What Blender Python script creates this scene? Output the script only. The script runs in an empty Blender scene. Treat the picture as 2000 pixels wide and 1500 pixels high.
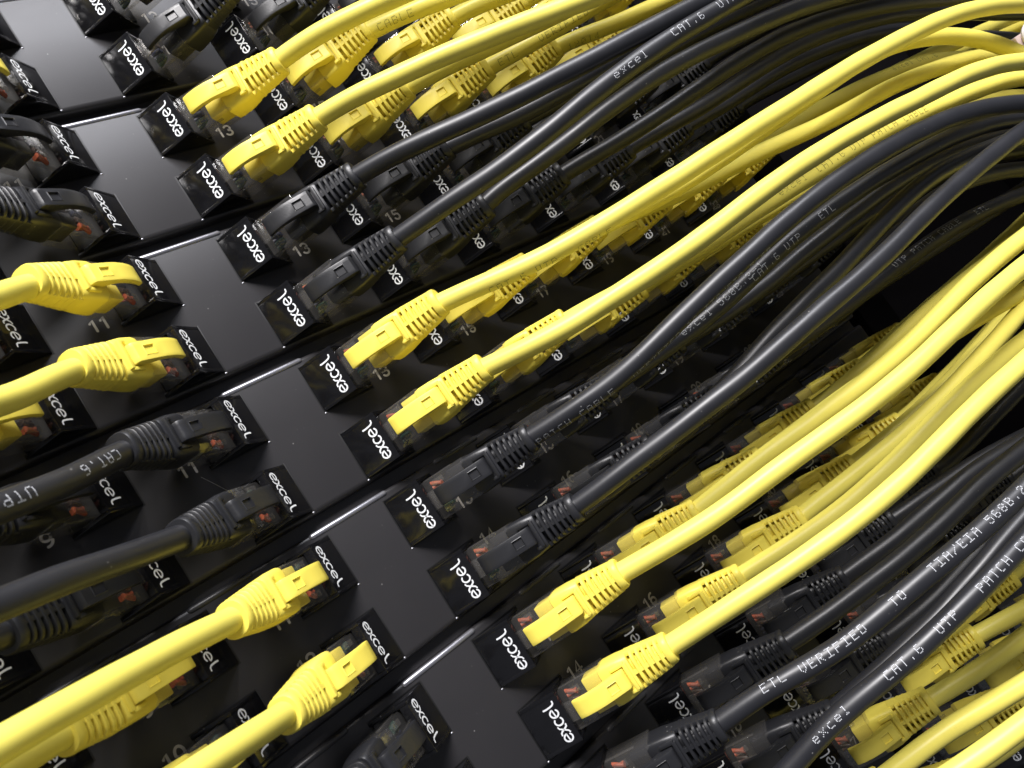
import bpy, bmesh, math, random
from math import sin, cos, pi, radians, sqrt, exp
from mathutils import Vector, Matrix, noise
random.seed(7)
S = 0.001                      # the scene is laid out in millimetres, built in metres
scn = bpy.context.scene
COL = scn.collection

# ------------------------------------------------------------------ camera
CAM = Vector((-74.146, -207.416, -177.528)) * S          # (x, -distance from panel, z)
# rows: image right, image down, viewing direction, written in (x, z, height) of the panel
RX = (0.719057, -0.553208, 0.420616)
RY = (-0.414582, -0.827221, -0.379246)
RZ = (0.557744, 0.098320, -0.824169)
w3 = lambda r: Vector((r[0], -r[2], r[1]))
right, down, fwd = w3(RX), w3(RY), w3(RZ)
cam_d = bpy.data.cameras.new('camera'); cam = bpy.data.objects.new('camera', cam_d); COL.objects.link(cam)
M = Matrix((right, -down, -fwd)).transposed().to_4x4(); M.translation = CAM
cam.matrix_world = M
cam_d.sensor_width = 36; cam_d.lens = 36 * 1554.04 / 2000
cam_d.clip_start = 0.005; cam_d.clip_end = 20
cam_d.dof.use_dof = True; cam_d.dof.focus_distance = 0.24; cam_d.dof.aperture_fstop = 34
scn.camera = cam
scn.render.resolution_x = 1024; scn.render.resolution_y = 768

# ------------------------------------------------------------------ light
world = bpy.data.worlds.new("World"); scn.world = world; world.use_nodes = True
bg = world.node_tree.nodes['Background']
bg.inputs[0].default_value = (0.55, 0.57, 0.66, 1); bg.inputs[1].default_value = 0.27
def area(name, loc, target, sx, sy, power, col):
    l = bpy.data.lights.new(name, 'AREA'); l.shape = 'RECTANGLE'; l.size = sx; l.size_y = sy
    l.energy = power; l.color = col
    o = bpy.data.objects.new(name, l); COL.objects.link(o); o.location = loc
    o.rotation_euler = (Vector(target) - Vector(loc)).to_track_quat('-Z', 'Y').to_euler()
    return o
area('ceiling_lamp', (-0.30, -0.95, 0.98), (0.04, 0, -0.12), 0.62, 0.45, 48, (1.0, 0.97, 0.97))
area('aisle_lamp', (0.46, -1.10, 1.22), (0.0, 0, -0.05), 0.5, 0.4, 16, (0.92, 0.93, 1.0))
vs = scn.view_settings
vs.view_transform = 'Standard'; vs.look = 'None'; vs.exposure = 0.0; vs.gamma = 1.0
scn.render.engine = 'CYCLES'
scn.cycles.max_bounces = 10; scn.cycles.transparent_max_bounces = 24; scn.cycles.transmission_bounces = 6; scn.cycles.diffuse_bounces = 3
scn.cycles.caustics_refractive = False; scn.cycles.caustics_reflective = False

# ------------------------------------------------------------------ materials
def mat(name, col, rough=0.5, metal=0.0, spec=0.5, bump=0.0, bscale=600.0, var=0.0, vscale=40.0, trans=0.0, ior=1.46, sss=0.0, coat=0.0, dust=0.0):
    m = bpy.data.materials.new(name); m.use_nodes = True
    nt = m.node_tree; b = nt.nodes['Principled BSDF']
    b.inputs['Base Color'].default_value = (*col, 1)
    b.inputs['Roughness'].default_value = rough
    b.inputs['Metallic'].default_value = metal
    b.inputs['IOR'].default_value = ior
    b.inputs['Specular IOR Level'].default_value = spec
    b.inputs['Transmission Weight'].default_value = trans
    if coat: b.inputs['Coat Weight'].default_value = coat; b.inputs['Coat Roughness'].default_value = 0.15
    if sss:
        b.inputs['Subsurface Weight'].default_value = sss
        b.inputs['Subsurface Radius'].default_value = (1.0, 0.7, 0.15); b.inputs['Subsurface Scale'].default_value = 0.0012
    tc = nt.nodes.new('ShaderNodeTexCoord')
    if var:
        n = nt.nodes.new('ShaderNodeTexNoise'); n.inputs['Scale'].default_value = vscale; n.inputs['Detail'].default_value = 5
        nt.links.new(tc.outputs['Object'], n.inputs['Vector'])
        mr = nt.nodes.new('ShaderNodeMapRange'); mr.inputs['From Min'].default_value = .3; mr.inputs['From Max'].default_value = .7
        mr.inputs['To Min'].default_value = 1 - var; mr.inputs['To Max'].default_value = 1 + var
        nt.links.new(n.outputs['Fac'], mr.inputs['Value'])
        mx = nt.nodes.new('ShaderNodeVectorMath'); mx.operation = 'SCALE'; mx.inputs[0].default_value = col
        nt.links.new(mr.outputs['Result'], mx.inputs['Scale']); nt.links.new(mx.outputs[0], b.inputs['Base Color'])
        mr2 = nt.nodes.new('ShaderNodeMapRange'); mr2.inputs['From Min'].default_value = .3; mr2.inputs['From Max'].default_value = .7
        mr2.inputs['To Min'].default_value = max(0.02, rough * (1 - var)); mr2.inputs['To Max'].default_value = min(1, rough * (1 + var))
        nt.links.new(n.outputs['Fac'], mr2.inputs['Value']); nt.links.new(mr2.outputs['Result'], b.inputs['Roughness'])
    if dust:
        vo = nt.nodes.new('ShaderNodeTexVoronoi'); vo.inputs['Scale'].default_value = 420; nt.links.new(tc.outputs['Object'], vo.inputs['Vector'])
        cr = nt.nodes.new('ShaderNodeMapRange'); cr.inputs['From Min'].default_value = 0.10; cr.inputs['From Max'].default_value = 0.06
        nt.links.new(vo.outputs['Distance'], cr.inputs['Value'])
        n3 = nt.nodes.new('ShaderNodeTexNoise'); n3.inputs['Scale'].default_value = 110; nt.links.new(tc.outputs['Object'], n3.inputs['Vector'])
        c3 = nt.nodes.new('ShaderNodeMapRange'); c3.inputs['From Min'].default_value = .55; c3.inputs['From Max'].default_value = .7
        nt.links.new(n3.outputs['Fac'], c3.inputs['Value'])
        mm = nt.nodes.new('ShaderNodeMath'); mm.operation = 'MULTIPLY'; nt.links.new(cr.outputs['Result'], mm.inputs[0]); nt.links.new(c3.outputs['Result'], mm.inputs[1])
        m5 = nt.nodes.new('ShaderNodeMath'); m5.operation = 'MULTIPLY'; m5.inputs[1].default_value = dust; nt.links.new(mm.outputs[0], m5.inputs[0])
        mc = nt.nodes.new('ShaderNodeMixRGB'); mc.inputs[2].default_value = (0.45, 0.44, 0.42, 1); nt.links.new(m5.outputs[0], mc.inputs[0])
        src = b.inputs['Base Color'].links
        if src: nt.links.new(src[0].from_socket, mc.inputs[1])
        else: mc.inputs[1].default_value = (*col, 1)
        nt.links.new(mc.outputs[0], b.inputs['Base Color'])
    if bump:
        n2 = nt.nodes.new('ShaderNodeTexNoise'); n2.inputs['Scale'].default_value = bscale; n2.inputs['Detail'].default_value = 3
        nt.links.new(tc.outputs['Object'], n2.inputs['Vector'])
        bp = nt.nodes.new('ShaderNodeBump'); bp.inputs['Strength'].default_value = bump; bp.inputs['Distance'].default_value = 0.0001
        nt.links.new(n2.outputs['Fac'], bp.inputs['Height']); nt.links.new(bp.outputs['Normal'], b.inputs['Normal'])
    return m
PANEL = mat('panel_coated_steel', (0.022, 0.021, 0.0225), 0.37, 0.0, 0.5, bump=0.2, bscale=2600, var=0.04, vscale=60, dust=0.3)
LIP = mat('panel_edge_highlight', (0.36, 0.36, 0.39), 0.36, 0.8, 0.8, bump=0.3, bscale=500)  # paler than the panel: the highlight on its edge is put into the colour
DARK = mat('rack_dark_metal', (0.0035, 0.003, 0.0035), 0.95, 0.0, 0.05)
ABS = mat('gloss_black_housing', (0.0065, 0.0065, 0.0075), 0.13, 0.0, 0.5, bump=0.03, bscale=900, var=0.25, vscale=90, dust=0.3)
CAV = mat('jack_cavity', (0.004, 0.004, 0.004), 0.5)
WHITE = mat('white_print', (0.80, 0.82, 0.84), 0.5)
DIGIT = mat('grey_print', (0.50, 0.485, 0.47), 0.6)
YEL_B = mat('yellow_boot_plastic', (0.89, 0.745, 0.115), 0.42, spec=0.4, bump=0.06, bscale=1800)
YEL_C = mat('yellow_cable_jacket', (0.83, 0.725, 0.135), 0.40, spec=0.42, bump=0.10, bscale=420, var=0.06, vscale=55)
BLK_B = mat('black_boot_plastic', (0.015, 0.0155, 0.018), 0.40, spec=0.6, bump=0.25, bscale=2200, dust=0.5)
BLK_C = mat('black_cable_jacket', (0.016, 0.0165, 0.020), 0.40, spec=0.7, bump=0.08, bscale=700, var=0.12, vscale=90, dust=0.45)
def clear_mat():
    m = bpy.data.materials.new('clear_polycarbonate'); m.use_nodes = True; nt = m.node_tree; nt.nodes.clear()
    out = nt.nodes.new('ShaderNodeOutputMaterial'); tr = nt.nodes.new('ShaderNodeBsdfTransparent'); tr.inputs[0].default_value = (0.93, 0.92, 0.90, 1)
    gl = nt.nodes.new('ShaderNodeBsdfGlossy'); gl.inputs['Roughness'].default_value = 0.07; gl.inputs['Color'].default_value = (1, 1, 1, 1)
    df = nt.nodes.new('ShaderNodeBsdfDiffuse'); df.inputs['Color'].default_value = (0.30, 0.29, 0.28, 1)
    lw = nt.nodes.new('ShaderNodeFresnel'); lw.inputs['IOR'].default_value = 1.58
    tc = nt.nodes.new('ShaderNodeTexCoord'); nz = nt.nodes.new('ShaderNodeTexNoise'); nz.inputs['Scale'].default_value = 900
    bp = nt.nodes.new('ShaderNodeBump'); bp.inputs['Strength'].default_value = 0.35; bp.inputs['Distance'].default_value = 0.0002
    nt.links.new(tc.outputs['Object'], nz.inputs['Vector']); nt.links.new(nz.outputs['Fac'], bp.inputs['Height'])
    nt.links.new(bp.outputs['Normal'], gl.inputs['Normal']); nt.links.new(bp.outputs['Normal'], lw.inputs['Normal'])
    m1 = nt.nodes.new('ShaderNodeMixShader'); m1.inputs[0].default_value = 0.09
    nt.links.new(tr.outputs[0], m1.inputs[1]); nt.links.new(df.outputs[0], m1.inputs[2])
    ge = nt.nodes.new('ShaderNodeNewGeometry'); iv = nt.nodes.new('ShaderNodeMath'); iv.operation = 'SUBTRACT'; iv.inputs[0].default_value = 1.0
    nt.links.new(ge.outputs['Backfacing'], iv.inputs[1])
    mu = nt.nodes.new('ShaderNodeMath'); mu.operation = 'MULTIPLY'; nt.links.new(lw.outputs[0], mu.inputs[0]); nt.links.new(iv.outputs[0], mu.inputs[1])
    m2 = nt.nodes.new('ShaderNodeMixShader'); nt.links.new(mu.outputs[0], m2.inputs[0])
    nt.links.new(m1.outputs[0], m2.inputs[1]); nt.links.new(gl.outputs[0], m2.inputs[2]); nt.links.new(m2.outputs[0], out.inputs[0])
    return m
CLEAR = clear_mat()
INKW = mat('white_cable_ink', (0.66, 0.68, 0.72), 0.6)
INKB = mat('dark_cable_ink', (0.10, 0.085, 0.02), 0.6)
ORANGE = mat('orange_wire', (0.40, 0.085, 0.035), 0.5)
GREEN = mat('green_wire', (0.012, 0.040, 0.028), 0.45)
BLUE = mat('blue_wire', (0.012, 0.016, 0.040), 0.45)
BROWN = mat('brown_wire', (0.045, 0.028, 0.020), 0.45)
GOLD = mat('gold_contact', (0.75, 0.55, 0.25), 0.3, 1.0)
VELCRO = mat('white_plastic', (0.80, 0.76, 0.80), 0.55)
PINK = mat('pale_pink_label', (0.52, 0.40, 0.38), 0.6)

# ------------------------------------------------------------------ mesh helpers (all input in mm)
def finish(name, bm, m, sharp=35, smooth=True):
    bmesh.ops.recalc_face_normals(bm, faces=bm.faces)
    me = bpy.data.meshes.new(name); bm.to_mesh(me); bm.free()
    me.materials.append(m)
    if smooth:
        me.polygons.foreach_set('use_smooth', [True] * len(me.polygons))
        me.set_sharp_from_angle(angle=radians(sharp))
    return me
def box(bm, a, b, bev=0.0, mtx=None, seg=2):
    """box between corners a and b (mm)"""
    r = bmesh.ops.create_cube(bm, size=1.0)
    vs_ = r['verts']
    c = [(a[i] + b[i]) / 2 for i in range(3)]; d = [abs(b[i] - a[i]) for i in range(3)]
    for v in vs_:
        v.co = Vector((c[0] + v.co.x * d[0], c[1] + v.co.y * d[1], c[2] + v.co.z * d[2])) * S
    if bev:
        es = list({e for v in vs_ for e in v.link_edges})
        r2 = bmesh.ops.bevel(bm, geom=es, offset=bev * S, segments=seg, profile=0.6, affect='EDGES')
        vs_ = list({v for f in r2['faces'] for v in f.verts})
    if mtx is not None:
        for v in vs_: v.co = mtx @ v.co
    return vs_
def ring_pts(w, t, ex, n=24):
    out = []
    for i in range(n):
        a = 2 * pi * (i + .5) / n
        c, s = cos(a), sin(a)
        out.append((w / 2 * math.copysign(abs(c) ** (2 / ex), c), t / 2 * math.copysign(abs(s) ** (2 / ex), s)))
    return out
def loft(bm, secs, n=24, caps=True):
    """secs: (u, width, thickness, exponent, centre_v, centre_n)"""
    rings = []
    for (u, w, t, ex, cv, cn) in secs:
        rings.append([bm.verts.new(Vector((u, cv + p[0], cn + p[1])) * S) for p in ring_pts(w, t, ex, n)])
    for a, b in zip(rings, rings[1:]):
        for i in range(n):
            bm.faces.new((a[i], a[(i + 1) % n], b[(i + 1) % n], b[i]))
    if caps:
        bm.faces.new(rings[0][::-1]); bm.faces.new(rings[-1])
def strip(bm, top, bot, v0, v1, bev=0.0):
    """extruded side profile: top and bottom polylines in (u, n), between widths v0 and v1"""
    prof = top + bot[::-1]
    A = [bm.verts.new(Vector((p[0], v0, p[1])) * S) for p in prof]
    B = [bm.verts.new(Vector((p[0], v1, p[1])) * S) for p in prof]
    N = len(prof); nt_ = len(top)
    fs = []
    for i in range(N):
        j = (i + 1) % N
        fs.append(bm.faces.new((A[i], A[j], B[j], B[i])))
    for k in range(nt_ - 1):
        i, j = k, k + 1; p, q = N - 1 - k, N - 2 - k
        fs.append(bm.faces.new((A[i], A[p], A[q], A[j]))); fs.append(bm.faces.new((B[i], B[j], B[q], B[p])))
    if bev:
        es = [e for e in {e for f in fs for e in f.edges} if len(e.link_faces) == 2 and e.calc_face_angle(0) > 0.9]
        bmesh.ops.bevel(bm, geom=es, offset=bev * S, segments=2, profile=0.6, affect='EDGES')
def link(name, me, parent=None, mtx=None):
    o = bpy.data.objects.new(name, me); COL.objects.link(o)
    if parent: o.parent = parent
    if mtx is not None: o.matrix_local = mtx
    return o
def tag(o, label=None, cat=None, group=None, kind=None):
    if label: o['label'] = label
    if cat: o['category'] = cat
    if group: o['group'] = group
    if kind: o['kind'] = kind
def ribbon(bm, pts, width, z=0.0, cap=True):
    """flat painted stroke in the XY plane (mm)"""
    P_ = [Vector((p[0], p[1])) for p in pts]
    L_, R_ = [], []
    for i, p in enumerate(P_):
        a = P_[max(0, i - 1)]; b = P_[min(len(P_) - 1, i + 1)]
        t = (b - a).normalized(); nrm = Vector((-t.y, t.x)) * width / 2
        L_.append(bm.verts.new(Vector((p.x + nrm.x, p.y + nrm.y, z)) * S)); R_.append(bm.verts.new(Vector((p.x - nrm.x, p.y - nrm.y, z)) * S))
    for i in range(len(P_) - 1): bm.faces.new((R_[i], R_[i + 1], L_[i + 1], L_[i]))
    if cap:
        for idx, sgn in ((0, -1), (len(P_) - 1, 1)):
            p = P_[idx]; q = P_[1] if idx == 0 else P_[-2]
            t = (p - q).normalized(); nrm = Vector((-t.y, t.x))
            vs_ = []
            for k in range(7):
                a = -pi / 2 + pi * k / 6
                d = t * cos(a) * width / 2 + nrm * sin(a) * width / 2
                vs_.append(bm.verts.new(Vector((p.x + d.x, p.y + d.y, z)) * S))
            bm.faces.new(vs_)
def arc(cx, cy, rx, ry, a0, a1, n=14):
    return [(cx + rx * cos(radians(a0 + (a1 - a0) * i / n)), cy + ry * sin(radians(a0 + (a1 - a0) * i / n))) for i in range(n + 1)]

# ------------------------------------------------------------------ layout of the rack (mm)
P = 22.225; G = 17.84; PITCH = 34.0; MH = 14.56; RW = 8.0
r2 = sqrt(0.5)
def row_z(r): return -r * P
ORD = ['first', 'second', 'third', 'fourth', 'fifth', 'sixth', 'seventh', 'eighth', 'ninth', 'tenth', 'eleventh', 'twelfth']

# jack housing, local x from its outer edge, y = -height, z up from its lower edge
def jack_mesh():
    bm = bmesh.new()
    # sloping face slab (slope runs from (0,0) to (8,8))
    def wedge(z0, z1, pts, bev=0.22):
        A = [bm.verts.new(Vector((p[0], -p[1], z0)) * S) for p in pts]; B = [bm.verts.new(Vector((p[0], -p[1], z1)) * S) for p in pts]
        n = len(pts); fs = [bm.faces.new(A[::-1]), bm.faces.new(B)]
        for i in range(n): fs.append(bm.faces.new((A[i], A[(i + 1) % n], B[(i + 1) % n], B[i])))
        es = list({e for f in fs for e in f.edges})
        bmesh.ops.bevel(bm, geom=es, offset=bev * S, segments=2, profile=0.6, affect='EDGES')
    wedge(1.05, MH - 1.05, [(0.0, 0.15), (8.0, 8.15), (9.8, 6.35), (2.6, -0.8), (0.0, -0.8)], 0.15)
    for z0, z1 in ((0, 1.1), (MH - 1.1, MH)):
        wedge(z0, z1, [(0.0, 0.2), (8.0, 8.2), (16.6, -0.1), (16.6, -0.9), (0.0, -0.9)], 0.2)
    return finish('jack_housing', bm, ABS, 40)
def gap_shade_mesh():  # flat black strips stand in for the shadowed gap round the housing
    bm = bmesh.new()
    t = 0.55
    t = 0.38
    box(bm, (-t, -0.05, -t), (0.0, 0.3, MH + t), 0.02)
    box(bm, (0.02, -0.045, -t), (16.6, 0.3, -0.02), 0.02)
    box(bm, (0.02, -0.045, MH + 0.02), (16.6, 0.3, MH + t), 0.02)
    return finish('cutout_gap_shade', bm, CAV, 40)
LIP2 = mat('cutout_edge', (0.02, 0.02, 0.022), 0.30, 0.0, 0.6)
def cavity_mesh():
    bm = bmesh.new(); box(bm, (3.0, -1.5, 1.12), (15.9, 0.2, MH - 1.12)); 
    return finish('jack_opening', bm, CAV, 40, False)
def logo_mesh():
    # reading direction a = +x, letter height b = +y ; drawn around the housing's middle
    bm = bmesh.new(); wd = 0.48
    for cx in (-5.0, 2.35):
        ribbon(bm, [(cx - 1.0, -0.05)] + arc(cx, 0, 1.05, 1.25, 0, 305, 20)[0:0] + [(cx + 1.02, 0.12)], wd * .85)
        ribbon(bm, arc(cx, 0, 1.08, 1.27, 8, 312, 22), wd)
    # x : two crossing curves
    ribbon(bm, [(-3.75, 1.30), (-3.25, 1.22), (-2.85, 0.72), (-2.35, -0.55), (-1.95, -1.18), (-1.45, -1.28)], wd)
    ribbon(bm, [(-3.8, -1.32), (-3.3, -1.1), (-2.6, 0.0), (-1.9, 1.08), (-1.4, 1.28)], wd * .9)
    ribbon(bm, arc(-0.05, 0, 1.05, 1.27, 50, 310, 16), wd)
    ribbon(bm, [(4.35, 2.35), (4.32, 1.4), (4.42, 0.2), (4.58, -0.7), (4.95, -1.2), (5.55, -1.30)], wd)
    return finish('logo_text', bm, WHITE, 60, False)
def glint_mesh(z):  # small bright bead standing in for the highlight at the cutout corner
    bm = bmesh.new(); bmesh.ops.create_uvsphere(bm, u_segments=8, v_segments=6, radius=0.29 * S)
    for v in bm.verts: v.co = Vector((v.co.x * 1.5 - 0.05 * S, v.co.y * .7, v.co.z + z * S))
    return finish('corner_glint', bm, LIP, 60)
CORNER = {'R': glint_mesh(-0.45), 'L': glint_mesh(MH + 0.45)}
JACK, GAP_SHADE, CAVM, LOGO = jack_mesh(), gap_shade_mesh(), cavity_mesh(), logo_mesh()
# logo placed on the slope: a -> +z, b -> down the slope towards the outer edge
e_a = Vector((0, 0, 1)); e_b = Vector((-r2, r2, 0)); e_n = e_a.cross(e_b)
slope_n = Vector((-r2, -r2, 0))
Mlogo = Matrix((e_a, e_b, e_n)).transposed().to_4x4()
Mlogo.translation = (Vector((8.0, -8.15, MH / 2)) + e_b * 3.05 + slope_n * 0.045) * S
Mlogo = Mlogo @ Matrix.Diagonal((0.96, 0.93, 1, 1))
_digits = {}
GLYPH = {
 '0': [arc(0, 0, 1.05, 1.65, 0, 360, 20)], '1': [[(-.75, .85), (.1, 1.65), (.1, -1.65)]],
 '2': [arc(0, .72, 1.0, .95, 160, -30, 10) + [(-1.0, -1.6), (1.1, -1.6)]], '3': [arc(-.1, .8, .95, .85, 150, -80, 10), arc(-.1, -.75, 1.05, .92, 80, -150, 10)],
 '4': [[(1.1, -.75), (-1.15, -.75), (.45, 1.65), (.45, -1.65)]], '5': [[(.95, 1.6), (-.75, 1.6), (-.9, .2)] + arc(0, -.6, 1.05, 1.05, 125, -150, 12)],
 '6': [arc(0, -.65, 1.02, 1.0, 0, 360, 18), arc(.35, .15, 1.4, 1.55, 165, 85, 8)], '7': [[(-1.0, 1.6), (1.0, 1.6), (-.3, -1.65)]],
 '8': [arc(0, .8, .85, .82, 0, 360, 16), arc(0, -.78, 1.02, .92, 0, 360, 16)], '9': [arc(0, .65, 1.02, 1.0, 0, 360, 18), arc(-.35, -.15, 1.4, 1.55, -15, -95, 8)]}
def number_mesh(txt):
    if txt in _digits: return _digits[txt]
    bm = bmesh.new(); x = -(len(txt) - 1) * 1.4
    for ch in txt:
        for st in GLYPH[ch]: ribbon(bm, [(x + a_, b_) for a_, b_ in st], .66)
        x += 2.8
    for v_ in bm.verts: v_.co.x *= .96
    _digits[txt] = finish('port_number', bm, DIGIT, 60, False)
    return _digits[txt]

NR, NL = 6, 4
panel_plate = None
def lip_mesh(w):
    bm = bmesh.new()
    loft(bm, [(-w / 2, .3, .3, 2, 0, 0), (-w / 2 + .25, 1.1, 1.1, 2, 0, 0), (-w / 2 + .9, 1.7, 1.7, 2, 0, 0), (w / 2 - .9, 1.7, 1.7, 2, 0, 0), (w / 2 - .25, 1.1, 1.1, 2, 0, 0), (w / 2, .3, .3, 2, 0, 0)], 16)
    return finish('edge_lip', bm, LIP, 60)
LIP_C, LIP_S = lip_mesh(25.0), lip_mesh(17.2)
LIP_S.materials.clear(); LIP_S.materials.append(mat('panel_edge_coated', (0.04, 0.04, 0.043), 0.36, 0.0, 0.6))
def plate_mesh():
    bm = bmesh.new()
    zb, zt = -P - 1.3, 17.2
    pr = [(zb - 3.6, 9), (zb - 3.6, 3.2), (zb, 3.2), (zb - .0, 1.6), (zb + .25, .7), (zb + .9, .15), (zb + 1.7, 0), (zt - 1.2, 0), (zt - .5, .12), (zt - .12, .5), (zt, 1.0), (zt, 9)]
    pr = [q for q in pr]
    a = [bm.verts.new(Vector((-225, y, z)) * S) for z, y in pr]; b = [bm.verts.new(Vector((232, y, z)) * S) for z, y in pr]
    for i in range(len(pr) - 1): bm.faces.new((a[i], b[i], b[i + 1], a[i + 1]))
    bm.faces.new(a); bm.faces.new(b[::-1]); bm.faces.new((a[-1], b[-1], b[0], a[0]))
    return finish('face_plate', bm, PANEL, 50)
PLATE = plate_mesh()
for k in range(-1, 9):
    root = bpy.data.objects.new('patch_bay', None); COL.objects.link(root)
    root.location = Vector((0, 0, -2 * k * P)) * S
    pos = {-1: 'above the topmost full row of jacks, cut off by the frame', 8: 'at the bottom right corner, almost wholly hidden by yellow cables'}.get(k)
    if k == -1: lab = 'black steel patch panel cut off by the top edge of the picture'
    elif k == 8: lab = 'lowest black patch panel, barely visible behind yellow cables at the corner'
    else:
        rc = 'black' if k % 2 == 0 else 'yellow'; lc = 'yellow' if k % 2 == 0 else 'black'
        lab = f'{ORD[k]} black patch panel from the top, {lc} cables left and {rc} cables right'
    tag(root, lab, 'patch panel', 'patch panels stacked in the rack')
    link('face_plate', PLATE, root)
    def lipat(me, xc):
        link('edge_lip', me, root, Matrix.Translation(Vector((xc, 0.40, 16.45)) * S))
    lipat(LIP_C, -1.0)
    for c in range(5):
        lipat(LIP_S, G / 2 + PITCH * c + 27.7); 
        if c < 3: lipat(LIP_S, -(G / 2 + PITCH * c + 29.4))
    for side in ('R', 'L'):
        for c in range(NR if side == 'R' else NL):
            for rr in (0, 1):
                z0 = -rr * P
                if side == 'R': Mx = Matrix.Translation(Vector((G / 2 + c * PITCH, 0, z0)) * S)
                else: Mx = Matrix.Translation(Vector((-G / 2 - c * PITCH, 0, z0 + MH)) * S) @ Matrix.Rotation(pi, 4, 'Y')
                j = link('jack_module', JACK, root, Mx)
                link('opening', CAVM, j); link('cutout_gap_shade', GAP_SHADE, j); (link('corner_glint', CORNER[side], j) if c == 0 else None); link('logo_text', LOGO, j, Mlogo @ Matrix.Translation(Vector((random.uniform(-.18, .18), random.uniform(-.15, .15), 0)) * S) @ Matrix.Rotation(radians(random.uniform(-1, 1)), 4, 'Z'))
                num = (13 + 2 * c + rr) if side == 'R' else (11 - 2 * c + rr)
                sx = 1 if side == 'R' else -1
                xx = sx * (G / 2 + c * PITCH + 21.0); zz = z0 + (12.8 if rr else 2.9)
                link('port_number', number_mesh(str(num)), root, Matrix.Translation(Vector((xx, -0.03, zz)) * S) @ Matrix.Rotation(pi / 2, 4, 'X'))

# ------------------------------------------------------------------ plug parts, local (u along the plug, v across, n towards its latch side)
CN = -7.0
def m_plug():
    bm = bmesh.new()
    box(bm, (-4, -5.85, -11.0), (13.2, 5.85, -3.0), 0.3)
    box(bm, (-1, -6.05, -5.4), (9.0, -5.7, -4.3), 0.1); box(bm, (-1, 5.7, -5.4), (9.0, 6.05, -4.3), 0.1)
    box(bm, (2.2, -4.9, -3.05), (6.0, -3.3, -2.5), 0.12); box(bm, (2.2, 3.3, -3.05), (6.0, 4.9, -2.5), 0.12)
    return finish('plug_body', bm, CLEAR, 40)
def m_latch():
    bm = bmesh.new()
    strip(bm, [(-2, -1.6), (2, -0.4), (6, 0.6), (8, .9)], [(-2, -2.5), (2, -1.3), (6, -.3), (8, .0)], -2.6, 2.6, 0.1)
    return finish('clear_latch', bm, CLEAR, 40)
def m_insert(m):
    bm = bmesh.new()
    box(bm, (6.4, -4.9, -9.8), (13.5, -0.5, -3.25), 0.4); box(bm, (7.0, 0.5, -9.8), (13.5, 4.9, -3.25), 0.4); box(bm, (8.2, -.6, -9.4), (13.5, .6, -4.4), 0.2)
    return finish('strain_insert', bm, m, 40)
def m_boot(m):
    bm = bmesh.new()
    loft(bm, [(11.9, 10.7, 7.4, 8, -0.3, CN), (12.15, 11.3, 8.15, 8, -0.3, CN), (13.5, 11.6, 8.45, 8, -0.3, CN), (17, 11.3, 8.4, 7, -.3, CN), (20.3, 10.5, 8.2, 5, -.2, CN), (20.7, 10.0, 7.7, 5, -.2, CN)], 32)
    # raised collar round the latch root
    for a, b in (((19.0, -4.2, -3.4), (20.1, 3.4, -2.0)), ((15.4, 2.9, -3.4), (19.6, 3.9, -2.1)), ((17.6, -4.5, -3.4), (19.8, -3.6, -2.15))):
        box(bm, a, b, 0.28)
    return finish('boot', bm, m, 38)
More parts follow.
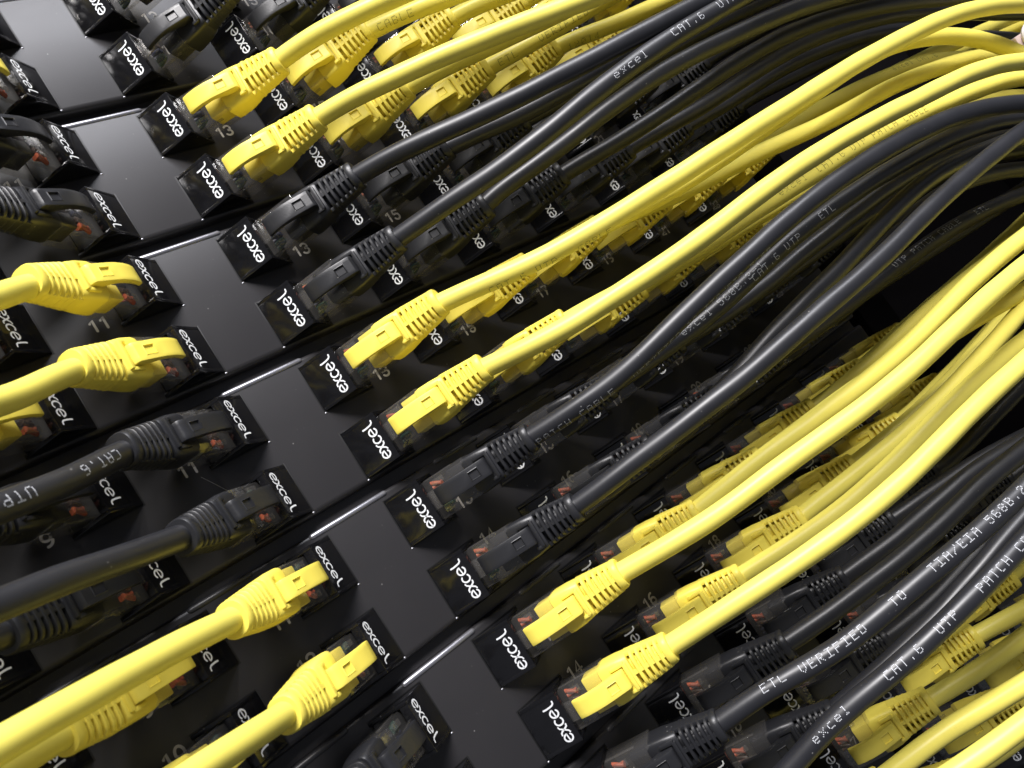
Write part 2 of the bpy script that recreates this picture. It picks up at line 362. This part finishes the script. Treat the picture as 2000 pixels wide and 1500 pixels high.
def m_cover(m, kind=0):
    """yellow or black tab over the latch, arched"""
    bm = bmesh.new()
    if kind == 0:
        top = [(3.1, 0.9), (3.5, 1.3), (5.5, 1.75), (8, 1.95), (11, 1.7), (13.6, 1.05), (16.5, 0.1), (18.2, -0.4), (18.7, -1.2)]
        bot = [(3.1, -.1), (3.5, -0.25), (5.5, .15), (8, .3), (11, -0.2), (13.0, -1.2), (15.0, -2.6), (17.2, -3.6), (18.6, -3.6)]
    else:
        top = [(2.8, 1.2), (3.2, 1.6), (5.5, 1.95), (8, 1.9), (11, 1.5), (13.6, .9), (16.5, 0.0), (18.2, -0.5), (18.7, -1.2)]
        bot = [(2.8, .2), (3.2, 0.0), (5.5, .25), (8, .15), (11, -.4), (13.0, -1.6), (15.0, -3.2), (17.2, -3.6), (18.6, -3.6)]
    def ins(pl, us):
        out = list(pl)
        for u_ in us:
            for q_ in range(len(out) - 1):
                if out[q_][0] < u_ < out[q_ + 1][0]:
                    f_ = (u_ - out[q_][0]) / (out[q_ + 1][0] - out[q_][0]); out.insert(q_ + 1, (u_, out[q_][1] + f_ * (out[q_ + 1][1] - out[q_][1]))); break
        return out
    top = [p_ for p_ in ins(top, (13.2, 16.3)) if not 13.2 < p_[0] < 16.3]
    while len(bot) < len(top):
        q_ = max(range(len(bot) - 1), key=lambda k: bot[k + 1][0] - bot[k][0]); bot = bot[:q_ + 1] + [((bot[q_][0] + bot[q_ + 1][0]) / 2, (bot[q_][1] + bot[q_ + 1][1]) / 2)] + bot[q_ + 1:]
    V_ = (-2.55, -1.45, 1.45, 2.55); n_ = len(top)
    Tv = [[bm.verts.new(Vector((p_[0], v_, p_[1])) * S) for p_ in top] for v_ in V_]
    Bv = [[bm.verts.new(Vector((p_[0], v_, p_[1])) * S) for p_ in bot] for v_ in V_]
    pocket = None
    for a_ in range(3):
        for q_ in range(n_ - 1):
            f_ = bm.faces.new((Tv[a_][q_], Tv[a_][q_ + 1], Tv[a_ + 1][q_ + 1], Tv[a_ + 1][q_]))
            if a_ == 1 and abs(top[q_][0] - 13.2) < .01: pocket = f_
            bm.faces.new((Bv[a_][q_], Bv[a_ + 1][q_], Bv[a_ + 1][q_ + 1], Bv[a_][q_ + 1]))
        bm.faces.new((Tv[a_][0], Tv[a_ + 1][0], Bv[a_ + 1][0], Bv[a_][0])); bm.faces.new((Tv[a_][-1], Bv[a_][-1], Bv[a_ + 1][-1], Tv[a_ + 1][-1]))
    for a_ in (0, 3):
        for q_ in range(n_ - 1): bm.faces.new((Tv[a_][q_], Bv[a_][q_], Bv[a_][q_ + 1], Tv[a_][q_ + 1]))
    bmesh.ops.recalc_face_normals(bm, faces=bm.faces)
    es = [e for e in bm.edges if len(e.link_faces) == 2 and e.calc_face_angle(0) > 0.9]
    bmesh.ops.inset_individual(bm, faces=[pocket], thickness=0.30 * S, depth=0.16 * S)
    bmesh.ops.inset_individual(bm, faces=[pocket], thickness=0.22 * S, depth=-0.5 * S)
    bmesh.ops.bevel(bm, geom=[e for e in es if e.is_valid], offset=0.28 * S, segments=2, profile=0.6, affect='EDGES')
    return finish('latch_cover', bm, m, 40)
def sec(u):
    k = (u - 20.3) / (31.0 - 20.3)
    return (10.9 + (8.35 - 10.9) * k, 8.3 + (7.9 - 8.3) * k, 4.4 + (2.5 - 4.4) * k)
def m_relief(m):
    bm = bmesh.new()
    a, b = sec(20.3), sec(30)
    loft(bm, [(20.2, a[0] * .60, a[1] * .56, 3, 0, CN), (30.2, b[0] * .70, b[1] * .66, 2.4, 0, CN)], 20)
    for i in range(5):
        u = 21.75 + i * 1.72; w, t, ex = sec(u + .5)
        loft(bm, [(u, w * .58, t * .54, ex, -.1, CN), (u, w - .3, t - .3, ex, -.1, CN), (u + .13, w, t, ex, -.1, CN), (u + .75, w - .05, t - .05, ex, -.1, CN), (u + .88, w - .35, t - .35, ex, -.1, CN), (u + .88, w * .58, t * .54, ex, -.1, CN)], 24)
    w, t, ex = sec(30.8)
    loft(bm, [(30.0, w - .7, t - .7, ex, 0, CN), (30.1, w - .1, t - .1, ex, 0, CN), (30.8, w + .15, t + .15, ex, 0, CN), (31.7, w - .1, t - .1, ex, 0, CN), (32.1, w - .7, t - .7, ex, 0, CN), (32.15, 5.0, 5.0, 2, 0, CN)], 24)
    for sgn in (1, -1):
        vs_ = box(bm, (20.0, -.6, -2.3), (30.6, .6, 2.3), 0.3)
        for v_ in vs_:
            k_ = (v_.co.x / S - 20.3) / 10.7
            v_.co.y += sgn * (4.72 + (3.5 - 4.72) * k_) * S - 0.1 * S; v_.co.z = v_.co.z * (1 - .25 * k_) + CN * S
        top = [(20.0, CN + sgn * 3.98), (25.5, CN + sgn * 3.86), (31, CN + sgn * 3.7)]; bot = [(20.0, CN + sgn * 2.6), (25.5, CN + sgn * 2.6), (31, CN + sgn * 2.6)]
        strip(bm, top, bot, -0.75, 0.35, 0.1)
    return finish('strain_relief', bm, m, 42)
def m_tube(pts, rad, m, name, n=8):
    bm = bmesh.new(); prev = None
    for i, p in enumerate(pts):
        p = Vector(p); a = Vector(pts[max(0, i - 1)]); b = Vector(pts[min(len(pts) - 1, i + 1)]); t = (b - a).normalized()
        s_ = t.cross(Vector((0, 0, 1))).normalized(); q = s_.cross(t)
        r_ = [bm.verts.new((p + (s_ * cos(2 * pi * k / n) + q * sin(2 * pi * k / n)) * rad) * S) for k in range(n)]
        if prev:
            for k in range(n): bm.faces.new((prev[k], prev[(k + 1) % n], r_[(k + 1) % n], r_[k]))
        else: bm.faces.new(r_[::-1])
        prev = r_
    bm.faces.new(prev)
    return finish(name, bm, m, 60)
PLUG, LATCH = m_plug(), m_latch()
def m_pair(v0, m):
    bm = bmesh.new()
    for ph in (0, pi):
        prev = None; n = 7; pts = []
        for q in range(9):
            u_ = 1.3 + 3.0 * q / 8; pts.append(Vector((u_, v0 * (1 - .02 * q) + .6 * cos(ph + q * .22), -4.9 + .5 * sin(ph + q * .22))))
        for q, p_ in enumerate(pts):
            r_ = [bm.verts.new((p_ + Vector((0, cos(2 * pi * k / n), sin(2 * pi * k / n))) * .72) * S) for k in range(n)]
            if prev:
                for k in range(n): bm.faces.new((prev[k], prev[(k + 1) % n], r_[(k + 1) % n], r_[k]))
            else: bm.faces.new(r_[::-1])
            prev = r_
        bm.faces.new(prev)
    return finish('wire_pair', bm, m, 60)
WIRE = [m_pair(v0, mm) for v0, mm in ((3.6, ORANGE), (1.3, BROWN), (-1.2, BLUE), (-3.6, GREEN))]
KIT = {}
for nm, mb in (('yellow', YEL_B), ('black', BLK_B)):
    KIT[nm] = dict(insert=m_insert(mb), boot=m_boot(mb), cover=[m_cover(mb, 0), m_cover(mb, 1)], relief=m_relief(mb))

# ------------------------------------------------------------------ cables
F = 1554.04
def pix_ray(px, py):
    return (right * (px - 1000) / F + down * (py - 750) / F + fwd)
def project(p):
    d = p - CAM; z = d.dot(fwd); return (1000 + F * d.dot(right) / z, 750 + F * d.dot(down) / z)
def Hprof(t, c, side):
    """how far a cable stands off the panel, t mm beyond the end of its boot"""
    if side == 'L': return 25.3 + (95 - 10 * c) * (1 - exp(-max(t, 0) / 95)) + min(t, 0)
    A = 84 - 8.5 * c
    return 25.3 + A * (1 - exp(-max(t, 0) / 84)) + min(t, 0)
def unproject(px, py, c, side, dh=0):
    d = pix_ray(px, py); sg = 1 if side == 'R' else -1
    lo, hi = 0.02, 0.9
    for _ in range(40):
        k = (lo + hi) / 2; q = CAM + d * k
        t = (sg * q.x / S) - (G / 2 + PITCH * c + RW + 27.2)
        if -q.y / S > Hprof(t, c, side) + dh: lo = k
        else: hi = k
    return CAM + d * (lo + hi) / 2
FONT = {
 'A': '01110 10001 10001 11111 10001 10001 10001', 'B': '11110 10001 10001 11110 10001 10001 11110', 'C': '01111 10000 10000 10000 10000 10000 01111',
 'D': '11110 10001 10001 10001 10001 10001 11110', 'E': '11111 10000 10000 11110 10000 10000 11111', 'F': '11111 10000 10000 11110 10000 10000 10000',
 'H': '10001 10001 10001 11111 10001 10001 10001', 'I': '11111 00100 00100 00100 00100 00100 11111', 'L': '10000 10000 10000 10000 10000 10000 11111',
 'O': '01110 10001 10001 10001 10001 10001 01110', 'P': '11110 10001 10001 11110 10000 10000 10000', 'R': '11110 10001 10001 11110 10100 10010 10001',
 'T': '11111 00100 00100 00100 00100 00100 00100', 'U': '10001 10001 10001 10001 10001 10001 01110', 'V': '10001 10001 10001 10001 10001 01010 00100',
 '6': '01110 10000 10000 11110 10001 10001 01110', '5': '11111 10000 11110 00001 00001 10001 01110', '8': '01110 10001 10001 01110 10001 10001 01110',
 '2': '01110 10001 00001 00110 01000 10000 11111', '1': '00100 01100 00100 00100 00100 00100 01110', '0': '01110 10001 10011 10101 11001 10001 01110', '4': '00010 00110 01010 10010 11111 00010 00010',
 '/': '00001 00001 00010 00100 01000 10000 10000', '.': '00000 00000 00000 00000 00000 00100 00100', '-': '00000 00000 00000 11111 00000 00000 00000',
 'e': '00000 00000 01110 10001 11111 10000 01110', 'x': '00000 00000 10001 01010 00100 01010 10001', 'c': '00000 00000 01111 10000 10000 10000 01111', 'l': '01100 00100 00100 00100 00100 00100 01110'}
CR = 2.85
def smooth_path(ctrl, step=2.2):
    """Catmull-Rom through the control points, evenly resampled, lightly relaxed"""
    P_ = [ctrl[0] * 2 - ctrl[1]] + ctrl + [ctrl[-1] * 2 - ctrl[-2]]
    dense = []
    for i in range(1, len(P_) - 2):
        p0, p1, p2, p3 = P_[i - 1:i + 3]
        def tj(a, b): return max((b - a).length, 1e-6) ** 0.5
        t0 = 0; t1 = t0 + tj(p0, p1); t2 = t1 + tj(p1, p2); t3 = t2 + tj(p2, p3)
        for k in range(16):
            t = t1 + (t2 - t1) * k / 16
            A1 = p0 * ((t1 - t) / (t1 - t0)) + p1 * ((t - t0) / (t1 - t0)); A2 = p1 * ((t2 - t) / (t2 - t1)) + p2 * ((t - t1) / (t2 - t1)); A3 = p2 * ((t3 - t) / (t3 - t2)) + p3 * ((t - t2) / (t3 - t2))
            B1 = A1 * ((t2 - t) / (t2 - t0)) + A2 * ((t - t0) / (t2 - t0)); B2 = A2 * ((t3 - t) / (t3 - t1)) + A3 * ((t - t1) / (t3 - t1))
            dense.append(B1 * ((t2 - t) / (t2 - t1)) + B2 * ((t - t1) / (t2 - t1)))
    dense.append(ctrl[-1])
    out = [dense[0]]; acc = 0; st = step * S
    for a, b in zip(dense, dense[1:]):
        L_ = (b - a).length
        while acc + L_ >= st:
            f_ = (st - acc) / L_; a = a.lerp(b, f_); out.append(a); L_ = (b - a).length; acc = 0
        acc += L_
    out.append(dense[-1])
    for _ in range(40):
        o2 = out[:]
        for i in range(4, len(out) - 1): o2[i] = out[i] * .5 + (out[i - 1] + out[i + 1]) * .25
        out = o2
    sd = out[0] * 900
    for i in range(6, len(out)):
        k = min(1, (i - 5) / 8) * 0.42 * S
        out[i] = out[i] + noise.noise_vector(out[i] * 26 + Vector((sd.z, 0, 0))) * k * .75 + noise.noise_vector(out[i] * 90 + Vector((0, sd.z, 0))) * k * .18
    return out
def frames(path):
    fr = []
    t0 = (path[1] - path[0]).normalized(); up = Vector((0, 0, 1)); s_ = (up - t0 * up.dot(t0)).normalized()
    for i, p in enumerate(path):
        t = (path[min(i + 1, len(path) - 1)] - path[max(i - 1, 0)]).normalized()
        s_ = (s_ - t * s_.dot(t)).normalized(); fr.append((p, t, s_, t.cross(s_)))
    return fr
def cable_mesh(path, m, inv, n=18):
    bm = bmesh.new(); prev = None
    for p, t, a, b in frames(path):
        r_ = [bm.verts.new(inv @ (p + (a * cos(2 * pi * k / n) + b * sin(2 * pi * k / n)) * CR * S * (1 + .010 * sin(2 * (2 * pi * k / n) + p.x * 330))) ) for k in range(n)]
        if prev:
            for k in range(n): bm.faces.new((prev[k], prev[(k + 1) % n], r_[(k + 1) % n], r_[k]))
        else: bm.faces.new(r_[::-1])
        prev = r_
    bm.faces.new(prev)
    return finish('cable_jacket', bm, m, 60)
def text_mesh(path, inv, text, px, az, m, side, scale=1.0, adv=2.55):
    """dot-matrix lettering wrapped on the jacket; starts where the cable passes image column px"""
    fr = frames(path)
    i0 = min(range(len(path)), key=lambda i: abs(project(path[i])[0] - px) if (path[i] - CAM).dot(fwd) > 0 else 1e9)
    cum = [0]
    for a, b in zip(path, path[1:]): cum.append(cum[-1] + (b - a).length / S)
    bm = bmesh.new(); upz = 1 if side == 'R' else -1
    pc = 0.35 * scale; pr = 0.345 * scale
    # azimuth: direction facing the camera at the start, turned by az towards the letters' top
    p, t, a, b = fr[i0]
    view = (CAM - p); view = (view - t * view.dot(t)).normalized(); upv = t.cross(view).normalized()
    if (upv.z * upz) < 0: upv = -upv
    d = view * cos(radians(az)) + upv * sin(radians(az))
    phi = math.atan2(d.dot(b), d.dot(a)); sg = math.copysign(1, (upv.dot(b) * cos(phi) - upv.dot(a) * sin(phi)))
    rr = (CR + 0.035)
    def at(s, dphi):
        i = 0
        lo, hi = 0, len(cum) - 2
        while lo < hi:
            mid = (lo + hi + 1) // 2
            if cum[mid] <= s: lo = mid
            else: hi = mid - 1
        i = lo; f_ = min(1, max(0, (s - cum[i]) / max(1e-9, cum[i + 1] - cum[i])))
        p = fr[i][0].lerp(fr[i + 1][0], f_); a = fr[i][2].lerp(fr[i + 1][2], f_); b = fr[i][3].lerp(fr[i + 1][3], f_)
        ang = phi + dphi
        return inv @ (p + (a * cos(ang) + b * sin(ang)) * rr * S)
    s0 = cum[i0]
    for ch in text:
        if ch in FONT:
            for r_, line in enumerate(FONT[ch].split()):
                for c_, bit in enumerate(line):
                    if bit != '1' or random.random() < 0.025: continue
                    s = s0 + c_ * pc; y = (3 - r_) * pr + random.uniform(-.03, .03)
                    if s + 1 > cum[-1]: continue
                    hw, hh = 0.095 * scale * random.uniform(.8, 1.1), 0.17 * scale * random.uniform(.85, 1.1)
                    q = [at(s + dx, sg * (y + dy) / CR) for dx, dy in ((-hw, -hh * .6), (0, -hh), (hw, -hh * .6), (hw, hh * .6), (0, hh), (-hw, hh * .6))]
                    bm.faces.new([bm.verts.new(v) for v in q])
        s0 += adv * scale
    me = bpy.data.meshes.new('printed_text'); bm.to_mesh(me); bm.free(); me.materials.append(m)
    return me

SETS = {('R', 0): 'black', ('R', 1): 'yellow', ('L', 0): 'yellow', ('L', 1): 'black'}
# picture paths read off the photograph (2000 x 1500), turned into real positions at the cable's own height
W = {
 ('R',2,0): [(600,70),(690,30),(770,-8),(850,-40)], ('R',3,0): [(680,192),(752,160),(876,104),(1000,54),(1124,8),(1220,-30)],
 ('R',2,1): [(775,35),(850,5),(930,-25)], ('R',2,2): [(960,0),(1030,-25)],
 ('R',3,1): [(850,143),(925,103),(1010,65),(1090,25),(1180,-20)], ('R',3,2): [(1000,108),(1060,72),(1130,30),(1200,-10)],
 ('R',3,3): [(1140,72),(1210,42),(1300,0),(1370,-30)],
 ('R',4,0): [(834,272),(1000,197),(1166,110),(1290,46),(1373,4),(1450,-30)],
 ('R',5,0): [(797,450),(876,397),(1000,315),(1083,249),(1166,176),(1240,122),(1325,65),(1400,20),(1470,-20)],
 ('R',4,2): [(1100,195),(1180,150),(1270,95),(1360,40),(1450,-5)],
 ('R',4,1): [(930,262),(1040,215),(1150,150),(1270,80),(1400,15),(1480,-20)],
 ('R',5,1): [(944,392),(1060,315),(1140,250),(1280,148),(1420,75),(1560,15),(1680,-20)],
 ('R',5,2): [(1160,305),(1245,255),(1395,150),(1520,75),(1640,30),(1760,5),(1900,-5)],
 ('R',5,3): [(1290,255),(1350,222),(1434,165),(1550,95),(1660,50),(1780,25),(1930,25)],
 ('R',4,3): [(1220,150),(1310,95),(1420,35),(1520,-10)],
 ('R',4,4): [(1330,120),(1420,75),(1540,30),(1660,0)],
 ('R',5,4): [(1400,215),(1500,150),(1610,95),(1740,60),(1900,70)],
 ('R',6,0): [(940,562),(1025,521),(1130,468),(1200,421),(1325,345),(1450,263),(1575,185),(1700,108),(1775,68),(1850,32),(1925,14),(2010,8),(2080,12)],
 ('R',7,0): [(1010,693),(1074,661),(1140,618),(1270,535),(1350,482),(1450,402),(1575,315),(1700,240),(1800,190),(1900,140),(1960,122),(2020,118),(2090,125)],
 ('R',6,1): [(1090,482),(1200,430),(1330,360),(1450,280),(1570,195),(1660,135),(1720,95),(1790,75),(1870,68),(1930,80),(2010,112),(2060,140)],
 ('R',6,2): [(1245,412),(1350,368),(1455,312),(1560,266),(1640,228),(1720,180),(1800,145),(1890,115),(1960,108),(2040,125)],
 ('R',6,3): [(1350,345),(1400,324),(1520,262),(1640,192),(1730,150),(1820,120),(1900,112),(1990,120),(2060,140)],
 ('R',7,1): [(1180,590),(1250,548),(1400,462),(1500,395),(1600,335),(1700,270),(1800,222),(1900,178),(2000,150),(2070,150)],
 ('R',7,2): [(1320,515),(1400,472),(1500,410),(1600,350),(1680,298),(1780,245),(1880,208),(1960,190),(2050,190)],
 ('R',7,3): [(1430,455),(1510,408),(1600,352),(1700,300),(1790,262),(1880,232),(1980,215),(2060,220)],
 ('R',8,0): [(1100,815),(1175,765),(1280,672),(1350,600),(1420,535),(1490,470),(1535,430),(1640,348),(1730,292),(1850,230),(1930,208),(2010,200),(2080,205)],
 ('R',8,1): [(1240,722),(1290,690),(1400,605),(1470,538),(1530,478),(1580,438),(1640,394),(1760,318),(1850,270),(1925,243),(2010,230),(2080,235)],
 ('R',8,2): [(1390,632),(1470,580),(1560,500),(1650,430),(1750,355),(1850,300),(1950,265),(2050,255)],
 ('R',8,3): [(1500,560),(1590,495),(1680,430),(1780,370),(1900,315),(2020,290)],
 ('R',9,0): [(1185,945),(1240,903),(1350,818),(1430,758),(1490,708),(1595,612),(1700,530),(1760,468),(1850,375),(1935,305),(2000,255),(2070,215)],
 ('R',9,1): [(1330,835),(1390,790),(1440,735),(1500,662),(1560,600),(1640,525),(1715,442),(1790,365),(1870,315),(1935,290),(2010,262),(2070,250)],
 ('R',9,2): [(1470,728),(1560,650),(1640,565),(1720,480),(1800,405),(1870,360),(1950,335),(2020,328),(2080,340)],
 ('R',9,3): [(1560,665),(1640,607),(1735,533),(1850,452),(1935,405),(2020,370)],
 ('R',10,0): [(1290,1078),(1350,1042),(1455,968),(1540,900),(1625,843),(1750,748),(1850,655),(1940,570),(2010,512),(2060,470)],
 ('R',10,1): [(1400,968),(1450,925),(1500,887),(1625,798),(1750,700),(1850,597),(1940,513),(2010,455),(2060,415)],
 ('R',10,2): [(1550,848),(1640,780),(1760,700),(1850,660),(1910,618),(2000,570),(2060,530)],
 ('R',10,3): [(1680,728),(1760,655),(1830,592),(1900,535),(1960,490),(2040,420)],
 ('R',10,4): [(1740,665),(1800,612),(1880,545),(2000,440)],
 ('R',11,0): [(1390,1208),(1455,1165),(1595,1075),(1700,995),(1770,932),(1830,872),(1900,800),(2010,700),(2080,640)],
 ('R',11,1): [(1500,1092),(1560,1057),(1640,1000),(1710,940),(1780,872),(1860,790),(1930,725),(2010,660)],
 ('R',11,2): [(1600,980),(1655,938),(1750,862),(1825,795),(1875,742),(1925,690),(2000,600),(2050,545)],
 ('R',11,3): [(1740,850),(1800,800),(1860,740),(1930,660),(2000,580)],
 ('R',11,4): [(1820,765),(1880,705),(1950,630),(2020,550)],
 ('R',12,0): [(1450,1375),(1504,1339),(1570,1308),(1640,1268),(1700,1218),(1760,1165),(1850,1093),(1900,1052),(1960,995),(2030,925)],
 ('R',12,1): [(1570,1235),(1625,1195),(1700,1143),(1760,1092),(1830,1035),(1880,980),(1940,925),(2020,862)],
 ('R',12,2): [(1700,1088),(1760,1045),(1820,990),(1880,935),(1940,895),(2020,850)],
 ('R',12,3): [(1790,985),(1850,940),(1925,892),(2020,845)],
 ('R',13,0): [(1560,1478),(1600,1430),(1650,1385),(1700,1348),(1760,1300),(1850,1212),(1900,1165),(1950,1115),(2010,1050),(2060,990)],
 ('R',13,1): [(1665,1352),(1720,1312),(1790,1245),(1870,1165),(1930,1090),(2020,990)],
 ('R',13,2): [(1790,1200),(1840,1158),(1890,1100),(1950,1030),(2020,950)],
 ('R',13,3): [(1870,1090),(1930,1040),(2010,970)],
 ('R',14,1): [(1793,1458),(1897,1400),(2000,1338),(2080,1290)],
 ('R',14,2): [(1870,1335),(1940,1290),(2000,1245),(2060,1200)],
 ('R',14,3): [(1950,1218),(2020,1180)],
 ('R',14,0): [(1700,1610),(1790,1555),(1876,1503),(2000,1413),(2080,1350)],
 ('L',4,0): [(0,590),(-60,600)], ('L',5,0): [(70,765),(0,788),(-60,802)],
 ('L',6,0): [(180,925),(105,955),(0,992),(-60,1015)], ('L',7,0): [(275,1078),(175,1112),(80,1145),(0,1178),(-70,1210)],
 ('L',8,0): [(380,1245),(315,1278),(245,1318),(175,1360),(90,1402),(0,1452),(-60,1490)], ('L',9,0): [(490,1438),(420,1482),(350,1535),(260,1600)],
}
TEXTS = {
 ('R',5,0): [('excel', 1190, 12, 1.0), ('CAT.6  UTP PATCH', 1308, 22, 1.0)],
 ('R',12,0): [('ETL', 1493, 18, 1.0), ('VERIFIED', 1570, 5, 1.0), ('TO', 1745, 5, 1.0), ('TIA/EIA 568B.2', 1812, 10, 1.0)],
 ('R',13,0): [('excel', 1588, 5, 1.0), ('CAT.6', 1725, 0, 1.0), ('UTP', 1828, 0, 1.0), ('PATCH CABLE', 1905, 0, 1.0)],
 ('R',8,0): [('PATCH CABLE', 1040, -48, 0.9), ('VERIFIED TO TIA/EIA 568B', 1225, -72, 0.85)],
 ('R',8,1): [('excel 568B.2-1', 1330, 15, .9), ('CAT.6 UTP', 1465, -20, 0.9), ('ETL', 1592, 0, .9)],
 ('R',9,3): [('UTP PATCH CABLE', 1745, 20, .9), ('ETL', 1900, 20, .9)],
 ('R',6,0): [('CAT.6 UTP', 945, -52, 0.9), ('CABLE', 1120, -60, 0.85)],
 ('R',7,1): [('CAT.6 UTP PATCH CABLE', 1585, 15, 0.95), ('excel', 1515, 15, .9)],
 ('R',2,1): [('CABLE', 735, -5, 1.0)],
 ('R',3,2): [('ETL', 968, -8, 1.0), ('VERIFIED', 1045, -5, .95)],
 ('R',3,3): [('12014', 1100, -35, 1.0)],
 ('R',6,3): [('excel CAT.6', 1735, 40, .9)],
 ('L',6,0): [('CAT.6', 215, -8, 1.0), ('UTP PATCH', 40, -15, 1.0)],
}
TILT = {('R',2,0): (2.0, 5), ('R',3,0): (1.0, 3)}
PR = list('xx')
for side in ('R', 'L'):
    for r in range(-1 if side == 'R' else -4, 16):
        for c in range(6 if side == 'R' else 3):
            key = (side, r, c); colr = SETS[(side, (r // 2) % 2)]
            sg = 1 if side == 'R' else -1
            O = Vector((sg * (G / 2 + c * PITCH + RW), -RW, row_z(r) + MH / 2)) * S
            u = Vector((sg * r2, -r2, 0)); v = Vector((0, 0, sg)); n = u.cross(v)
            tip = project(O + u * 3 * S); end = project(O + (u * 34 - n * 7) * S)
            if not (-60 < tip[0] < 2060 and -60 < tip[1] < 1560) and not (-60 < end[0] < 2060 and -60 < end[1] < 1560):
                if key not in W and not (side == 'L' and r < 0 and c < 2): continue  # unseen upper-left cables are added for the shadow they cast
            Mr = Matrix((u, v, n)).transposed().to_4x4(); Mr.translation = O
            rnd = random.Random(hash(str(key)) % 1 + r * 31 + c * 7 + (500 if side == 'L' else 0))
            ty, tn = TILT.get(key, (rnd.uniform(-2.0, 1.6), rnd.uniform(-1.8, 1.8)))
            piv = Vector((-2, 0, CN)) * S
            Mr = Mr @ Matrix.Translation(piv) @ Matrix.Rotation(radians(ty), 4, 'Y') @ Matrix.Rotation(radians(-tn), 4, 'Z') @ Matrix.Rotation(radians(rnd.uniform(-2.6, 2.6)), 4, 'X') @ Matrix.Translation(-piv)
            root = bpy.data.objects.new('patch_cable', None); COL.objects.link(root); root.empty_display_size = 0.005
            root.matrix_world = Mr
            inv = Mr.inverted()
            K = KIT[colr]
            link('plug_body', PLUG, root); link('plug_latch', LATCH, root)
            for wm in WIRE: link('wire_pair', wm, root)
            link('strain_insert', K['insert'], root); link('boot', K['boot'], root)
            kc = 0 if r < 6 else 1
            if r >= 6 and rnd.random() < .15: kc = 0
            link('latch_cover', K['cover'][kc], root); link('strain_relief', K['relief'], root)
            ends = [Mr @ (Vector((x, 0, CN)) * S) for x in (22, 27, 32, 36)]
            uu = (ends[-1] - ends[0]).normalized()
            if key in W:
                wp = [unproject(px, py, c, side) for px, py in W[key]]
            else:
                wp = []
                base = ends[-1]; dz = rnd.uniform(-.05, .05) + (0.10 if r > 9 else -0.02) * (1 if side == 'R' else -1)
                for t in (22, 50, 85, 125, 175, 230, 300):
                    x = sg * (G / 2 + PITCH * c + RW + 27.2 + t)
                    wp.append(Vector((x, -Hprof(t, c, side), base.z / S + dz * t)) * S)
            ln = (wp[-1] - wp[-2]).normalized()
            wp += [wp[-1] + (ln * 45 + Vector((0, 1, 0))) * S, wp[-1] + (ln * 95 + Vector((0, 5, 0))) * S, wp[-1] + (ln * 150 + Vector((0, 14, 0))) * S]
            path = smooth_path(ends + wp)
            link('cable_jacket', cable_mesh(path, YEL_C if colr == 'yellow' else BLK_C, inv), root)
            printed = ''
            for (tx, px, az, sc) in TEXTS.get(key, []):
                link('printed_text', text_mesh(path, inv, tx, px, az, INKW if colr == 'black' else INKB, side, sc), root)
                printed = 'printed '
            rowname = 'upper' if r % 2 == 0 else 'lower'
            pn = ('cut-off panel above the first' if r > -3 else 'unseen panel two above first') if r < 0 else f'{ORD[r // 2]} panel'
            sd = 'right' if side == 'R' else 'left'
            if c == 0: lab = f'{printed}{colr} cable, {rowname} row of {pn}, nearest plug {sd} of centre strip'
            else: lab = f'{printed}{colr} cable, {rowname} row of {pn}, {ORD[c]} plug {sd} of centre strip'
            tag(root, lab, 'patch cable', f'{colr} patch cables plugged into the rack')

fb = [(-29, 3.2, -134.5), (-26.0, 2.4, -139), (-23.6, 1.6, -143), (-20, 0.9, -146.5), (-15.5, 0.3, -148.2)]
tag(link('stray_fibre', m_tube([(a, -b, c) for a, b, c in fb], 0.045, mat('pale_fibre', (0.5, 0.5, 0.5), 0.6), 'stray_fibre', 6)), 'thin pale fibre lying on the bare centre strip below a black plug', 'fibre')

# ------------------------------------------------------------------ the rack behind and beside the panels
bm = bmesh.new(); box(bm, (-600, 60, -900), (700, 66, 600))
tag(link('back_wall', finish('back_wall', bm, DARK, 40, False)), kind='structure')
bm = bmesh.new()
box(bm, (240, 2, -900), (262, 60, 600), 1.0); box(bm, (560, -60, -900), (566, 60, 600), 1.0)
tag(link('rack_post', finish('rack_post', bm, DARK)), 'dark steel rack post behind the cable bends at right edge', 'rack post')
# white round cap of the cable manager at the right edge
p = CAM + pix_ray(2026, 62) * 0.30
bm = bmesh.new()
loft(bm, [(-2, 8, 8, 2, 0, 0), (-1.6, 10.5, 10.5, 2, 0, 0), (0, 11.6, 11.6, 2, 0, 0), (1.6, 10.5, 10.5, 2, 0, 0), (2, 8, 8, 2, 0, 0)], 28)
kn = bpy.data.objects.new('fastener_cap', None); COL.objects.link(kn); kn.location = p
kn.rotation_euler = (-fwd).to_track_quat('X', 'Z').to_euler()
tag(kn, 'white round cap at the top right edge beside yellow cables', 'cap')
link('cap_disc', finish('cap_disc', bm, VELCRO), kn)
bm = bmesh.new(); box(bm, (-6, -6.8, -4.5), (-2.1, 3.0, 3.0), .6)
link('cap_bracket', finish('cap_bracket', bm, PINK), kn)
